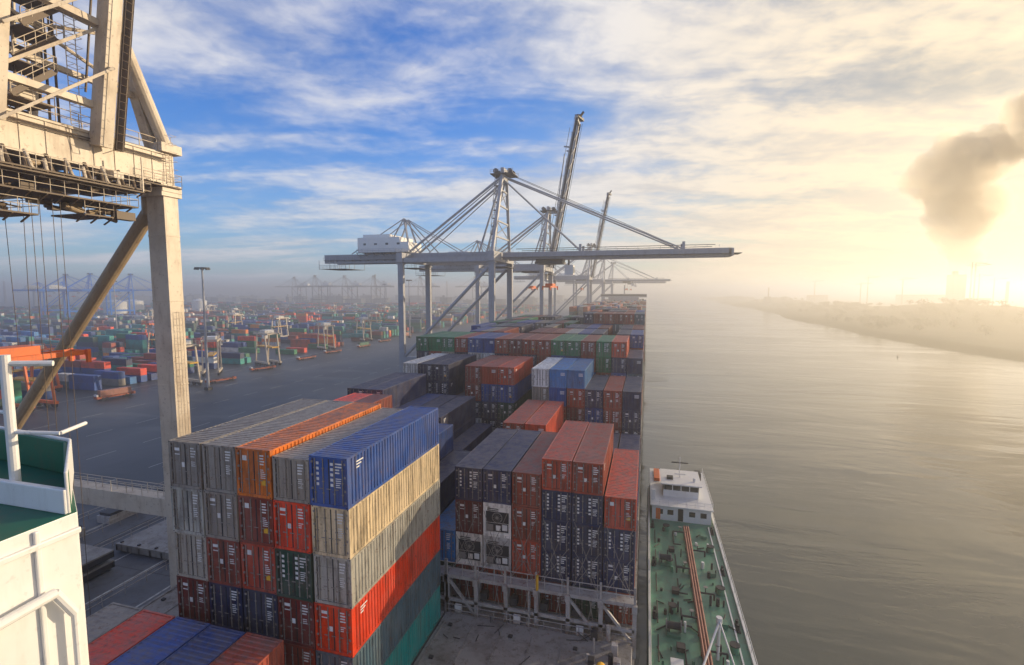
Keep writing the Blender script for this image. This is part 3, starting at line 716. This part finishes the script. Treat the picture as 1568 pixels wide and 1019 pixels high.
def agv(load):
    b=MB(); b.box(-7.4,7.4,-1.5,1.5,.75,1.4,0); b.box(-7.6,-6.6,-1.4,1.4,.6,1.8,0); b.box(6.6,7.6,-1.4,1.4,.6,1.8,0)
    for x in (-5.3,-3.9,3.9,5.3):
        for y in (-1.35,1.35): b.tube((x,y-.25,.6),(x,y+.25,.6),.6,12,1)
    b.box(-7.55,-6.9,-1.2,1.2,1.8,2.6,2)
    for x in (-5.5,-2,2,5.5): b.box(x-.2,x+.2,-1.45,1.45,1.4,1.56,1)
    if load: b.box(-6.1,6.1,-1.22,1.22,1.57,4.14,3)
    return b.mesh('container_transporter',[M['agvp'],M['rubber'],M['white'],M['bred'] if load==1 else M['green']])
ag=[agv(0),agv(1),agv(2)]
for k,(x,y,r) in enumerate(((-158,150,75),(-168,118,80),(-164,178,70),(-168,212,80),(-171,238,75),(-170,268,85),(-174,300,80),(-178,340,88),(-62,90,90),(-56,190,90))):
    inst('container_transporter',ag[k%3 if k%2 else 0],(x,y,3.95),r,.72)
b=MB(); b.tube((0,0,0),(0,0,43),.5,12,0,.26); b.box(-.9,.9,-.9,.9,0,1.0,1); b.tube((0,0,42.6),(0,0,43.0),2.3,16,1)
for k in range(8):
    a=k*math.pi/4; b.box(2.0*math.cos(a)-.35,2.0*math.cos(a)+.35,2.0*math.sin(a)-.3,2.0*math.sin(a)+.3,42.2,42.6,1)
mm=b.mesh('light_mast',[M['cgrey'],M['dark']])
for (x,y) in ((-149,136),(-170,330),(-420,300),(-300,520),(-600,480),(-200,620)): inst('light_mast',mm,(x,y,4))
# ------------------------------------------------------------------ industrial skyline
b=MB(); rnd=random.Random(9)
for k in range(90):
    x=-1900+rnd.random()*1750; y=1100+rnd.random()*600
    w=rnd.uniform(10,50);h=rnd.uniform(6,20); b.box(x,x+w,y,y+rnd.uniform(15,40),3.8,4+h)
    if rnd.random()<.35: b.box(x+w*.3,x+w*.5,y+2,y+8,4+h,4+h*1.3)
b.obj('industrial_buildings',[M['skyl']])
b=MB()
for (x,y,h) in ((-1300,760,45),(-1275,800,38),(-1650,900,60),(-900,1500,90),(-720,1700,70)):
    b.tube((x,y,4),(x,y,4+h),3,12,0,2)
b.obj('factory_chimneys',[M['skyl']])
b=MB()
for (x,y,r) in ((-700,500,13),(-722,540,13),(-680,560,11),(-655,590,10)): b.tube((x,y,4),(x,y,24),r,28); b.tube((x,y,24),(x,y,27),r,28,0,.5); b.rail((x-r,y,24),(x+r,y,24),1.2,4,.1)
b.obj('storage_tanks',[M['white']])
# ------------------------------------------------------------------ water, far shore
b=MB(); b.quad((-9000,-2000,0),(9000,-2000,0),(9000,12000,0),(-9000,12000,0)); b.obj('river_water',[M['water']])
def shore(y): return 176+.03*y+9*math.sin(y/140)+5*math.sin(y/47+1)
def hgt(d,y,x):
    z=-1+min(1,d/14)*4.5
    for (mx_,my,a,sx,sy) in ((345,690,20,75,170),(325,1300,15,60,200),(470,500,16,120,120),(300,950,9,50,120),(700,900,16,200,200),(310,2000,14,80,300)):
        z+=a*math.exp(-((x-mx_)/sx)**2-((y-my)/sy)**2)*min(1,d/25)
    return z+ (.5*math.sin(x/9+y/13)+.5*math.sin(y/21-x/17))*min(1,d/30)
b=MB(); ds=[-4,0,3,6,10,15,22,30,40,52,66,82,100,120,145,175,210,260,330,420,560,800,1200,2500,8000]; ysl=[-800+i*28 for i in range(90)]+[1750+i*110 for i in range(60)]
nd=len(ds)
for y in ysl:
    for d in ds:
        x=shore(y)+d; b.v.append((x,y,hgt(d,y,x)))
for i in range(len(ysl)-1):
    for j in range(nd-1):
        a=i*nd+j; b.f.append((a,a+1,a+nd+1,a+nd)); b.m.append(0)
o=b.obj('far_riverbank_terrain',[M['land']])
for p in o.data.polygons: p.use_smooth=True
b=MB(); rnd=random.Random(21)
for k in range(420):
    cl=rnd.choice(((560,40),(640,120),(820,60),(930,90),(1100,60),(1350,80),(1500,120),(1800,60),(760,200)))
    y=rnd.gauss(cl[0],55); d=abs(rnd.gauss(cl[1],22))+12; x=shore(y)+d; z=hgt(d,y,x); h=rnd.uniform(4,8)
    b.tube((x,y,z-.3),(x,y,z+h*.6),.25,5,0)
    for q in range(60):
        t=rnd.gauss(0,1)*h*.32,rnd.gauss(0,1)*h*.32,rnd.gauss(0,.7)*h*.25
        c=Vector((x+t[0],y+t[1],z+h*.55+t[2])); u=Vector((rnd.gauss(0,1),rnd.gauss(0,1),rnd.gauss(0,1))).normalized()*.8; w_=u.orthogonal().normalized()*.8
        b.quad(tuple(c-u),tuple(c+w_),tuple(c+u),tuple(c-w_),0)
b.obj('distant_trees',[M['fol']])
b=MB()
b.box(500,518,1000,1020,6,66); b.box(502,508,1004,1010,66,72); b.box(518,560,1010,1040,6,26); b.box(640,700,1000,1030,8,24); b.tube((780,1050,5),(780,1050,45),14,20)
b.box(250,262,1180,1192,4,26); b.box(256,258,1184,1186,26,46); b.box(590,606,700,716,12,46); b.box(606,650,700,730,12,38)
b.box(560,640,1300,1340,4,30); b.box(400,440,1400,1430,4,28)
b.obj('power_station_buildings',[M['skyl']])
b=MB()
for (x,y,h) in ((540,1020,82),(556,1060,86),(470,1100,60),(450,1200,66),(430,1180,52),(600,1120,66),(640,1150,60),(380,1300,60)):
    b.tube((x,y,4),(x,y,4+h),1.3,8,0,.8); b.beam((x-8,y,4+h*.93),(x+22,y,4+h*.97),.8,1.0); b.tube((x,y,4+h),(x+20,y,4+h*.97),.3,5)
b.obj('distant_mast_cranes',[M['skyl']])
b=MB()
for (x,y,h) in ((-900,1250,60),(575,1000,50)): b.tube((x,y,4),(x,y,4+h),2.4,10,0,1.8)
b.obj('power_station_chimney',[M['skyl']])
b=MB(); b.tube((0,0,-.3),(0,0,.4),.5,14,0,.55); b.tube((0,0,.4),(0,0,1.3),.22,8,0,.1); b.tube((0,0,1.3),(0,0,1.5),.14,8,1); o=b.obj('navigation_buoy',[M['dark'],M['orange']]); o.location=(143,335,0)
# steam plume
m,nt=nm('steam_volume'); v=nt.nodes.new('ShaderNodeVolumePrincipled'); v.inputs['Color'].default_value=(.97,.86,.70,1); v.inputs['Density'].default_value=.0085; v.inputs['Anisotropy'].default_value=.5
o_=nt.nodes.new('ShaderNodeOutputMaterial'); L(nt,v.outputs[0],o_.inputs[1]); 
bm=bmesh.new(); base=Vector((1237,2415,39)); rv=Vector((.964,.2656,0)); rnd=random.Random(4)
for (dx,z,r) in ((0,110,70),(-15,180,90),(-8,250,120),(5,320,140),(-30,400,150),(-130,410,95),(-70,480,115),(60,480,115),(-10,545,105),(90,570,110),(165,620,115),(250,665,130),(360,740,145),(470,810,170),(640,880,210)):
    for q in range(5):
        mt=Matrix.Translation(base+rv*(dx+rnd.uniform(-.5,.5)*r)+Vector((rnd.uniform(-.3,.3)*r,rnd.uniform(-.3,.3)*r,z+rnd.uniform(-.5,.5)*r)))
        bmesh.ops.create_icosphere(bm,subdivisions=3,radius=r*rnd.uniform(.4,.75),matrix=mt)
me=bpy.data.meshes.new('steam_plume'); bm.to_mesh(me); bm.free(); me.materials.append(m)
o=bpy.data.objects.new('steam_plume',me); COL.objects.link(o)
md=o.modifiers.new('r','REMESH'); md.mode='VOXEL'; md.voxel_size=8
tx=bpy.data.textures.new('puff','CLOUDS'); tx.noise_scale=60; tx.noise_depth=5
md=o.modifiers.new('d','DISPLACE'); md.texture=tx; md.strength=80; md.mid_level=.5; md.texture_coords='GLOBAL'
# ------------------------------------------------------------------ fog
SAZ,SEL=51,11.5
def fog(name,x0,x1,z1,dens,g,col):
    m,nt=nm(name); v=nt.nodes.new('ShaderNodeVolumeScatter'); v.inputs['Color'].default_value=(*col,1); v.inputs['Density'].default_value=dens; v.inputs['Anisotropy'].default_value=g
    o_=nt.nodes.new('ShaderNodeOutputMaterial'); L(nt,v.outputs[0],o_.inputs[1])
    b=MB(); b.box(x0,x1,-600,8500,-2,z1); return b.obj(name,[m])
fog('yard_haze',-7000,24,66,.00105,.5,(1,.975,.94))
fog('river_fog',24.2,7000,62,.00165,.5,(1,.92,.76))
# ------------------------------------------------------------------ world
w=bpy.data.worlds.new('World'); SC.world=w; w.use_nodes=True; nt=w.node_tree; nt.nodes.clear()
sky=nt.nodes.new('ShaderNodeTexSky'); sky.sky_type='NISHITA'; sky.sun_disc=False; sky.sun_elevation=R(SEL); sky.sun_rotation=R(SAZ); sky.altitude=0; sky.air_density=1.0; sky.dust_density=.7; sky.ozone_density=2.0
tc=nt.nodes.new('ShaderNodeTexCoord').outputs['Generated']
sp=nt.nodes.new('ShaderNodeSeparateXYZ'); L(nt,tc,sp.inputs[0])
X,Y,Z=sp.outputs
sund=(math.sin(R(SAZ))*math.cos(R(SEL)),math.cos(R(SAZ))*math.cos(R(SEL)),math.sin(R(SEL)))
dp=nt.nodes.new('ShaderNodeVectorMath'); dp.operation='DOT_PRODUCT'; L(nt,tc,dp.inputs[0]); dp.inputs[1].default_value=sund
dt=math_(nt,'MAXIMUM',dp.outputs['Value'],0)
away=math_(nt,'SUBTRACT',1,ramp(nt,dt,.25,.95))
hs=nt.nodes.new('ShaderNodeHueSaturation'); hs.inputs['Saturation'].default_value=1.3; L(nt,sky.outputs[0],hs.inputs['Color'])
skc=mix(nt,away,hs.outputs[0],(.22,1.0,1.85),'MULTIPLY')
skc=mix(nt,ramp(nt,dt,.55,1.0),skc,(.52,.48,.44),'MULTIPLY')
bg=nt.nodes.new('ShaderNodeBackground'); bg.inputs[1].default_value=.14; L(nt,skc,bg.inputs[0])
Zp=math_(nt,'MAXIMUM',Z,0)
zz=math_(nt,'ADD',Zp,.12)
u=math_(nt,'DIVIDE',X,zz); v=math_(nt,'DIVIDE',Y,zz)
cb=nt.nodes.new('ShaderNodeCombineXYZ'); L(nt,u,cb.inputs[0]); L(nt,v,cb.inputs[1])
mp=nt.nodes.new('ShaderNodeMapping'); mp.inputs['Rotation'].default_value=(0,0,R(-14)); mp.inputs['Location'].default_value=(1.3,.4,0); L(nt,cb.outputs[0],mp.inputs[0]); cv=mp.outputs[0]
n1=noise(nt,cv,.8,3,.5,(.40,1,1),.4)
n2=noise(nt,cv,2.4,7,.56,(.5,1,1),.5)
n3=noise(nt,cv,10,4,.55,(.9,1,1),.3)
cov=math_(nt,'ADD',math_(nt,'ADD',math_(nt,'MULTIPLY',n1,1.0),math_(nt,'MULTIPLY',n2,.42)),math_(nt,'MULTIPLY',n3,.13))
cov=math_(nt,'ADD',cov,math_(nt,'MULTIPLY',ramp(nt,dt,.05,.9),.20))
mask=ramp(nt,cov,.70,.94)
warm=ramp(nt,dt,.45,1.0)
cc=mix(nt,warm,(.93,.90,.88),(1.12,.93,.66))
shade=ramp(nt,math_(nt,'ADD',math_(nt,'MULTIPLY',n2,.75),math_(nt,'MULTIPLY',n3,.25)),.38,.60)
cc=mix(nt,shade,mix(nt,.6,cc,(.44,.47,.54)),cc)
b2=nt.nodes.new('ShaderNodeBackground'); L(nt,cc,b2.inputs[0]); b2.inputs[1].default_value=1.0
mx_=nt.nodes.new('ShaderNodeMixShader'); L(nt,math_(nt,'MULTIPLY',mask,.92),mx_.inputs[0]); L(nt,bg.outputs[0],mx_.inputs[1]); L(nt,b2.outputs[0],mx_.inputs[2])
hz=nt.nodes.new('ShaderNodeBackground'); L(nt,mix(nt,ramp(nt,dt,.30,.95),(.50,.56,.68),(1.12,.86,.52)),hz.inputs[0]); hz.inputs[1].default_value=.95
hf=math_(nt,'MULTIPLY',math_(nt,'POWER',2.718,math_(nt,'MULTIPLY',Zp,-6.2)),.9)
m2=nt.nodes.new('ShaderNodeMixShader'); L(nt,hf,m2.inputs[0]); L(nt,mx_.outputs[0],m2.inputs[1]); L(nt,hz.outputs[0],m2.inputs[2])
b3=nt.nodes.new('ShaderNodeBackground'); b3.inputs[0].default_value=(1,.74,.40,1); L(nt,math_(nt,'MULTIPLY',math_(nt,'MULTIPLY',math_(nt,'POWER',dt,6),.42),math_(nt,'POWER',2.718,math_(nt,'MULTIPLY',Zp,-2.6))),b3.inputs[1])
ad=nt.nodes.new('ShaderNodeAddShader'); L(nt,m2.outputs[0],ad.inputs[0]); L(nt,b3.outputs[0],ad.inputs[1])
wo=nt.nodes.new('ShaderNodeOutputWorld'); L(nt,ad.outputs[0],wo.inputs[0])
# sun
sl=bpy.data.lights.new('sun','SUN'); sl.energy=5.0; sl.angle=R(.5); sl.color=(1,.79,.52)
so_=bpy.data.objects.new('sun',sl); COL.objects.link(so_); so_.rotation_euler=Vector(sund).to_track_quat('Z','Y').to_euler()
# camera
cam=bpy.data.cameras.new('camera'); co=bpy.data.objects.new('camera',cam); COL.objects.link(co); SC.camera=co
co.location=(0,0,39); co.rotation_euler=(R(90-4.9),0,R(15.4)); cam.sensor_width=36; cam.lens=17.17; cam.clip_start=.1; cam.clip_end=30000
SC.view_settings.view_transform='Standard'; SC.view_settings.look='None'; SC.view_settings.exposure=0
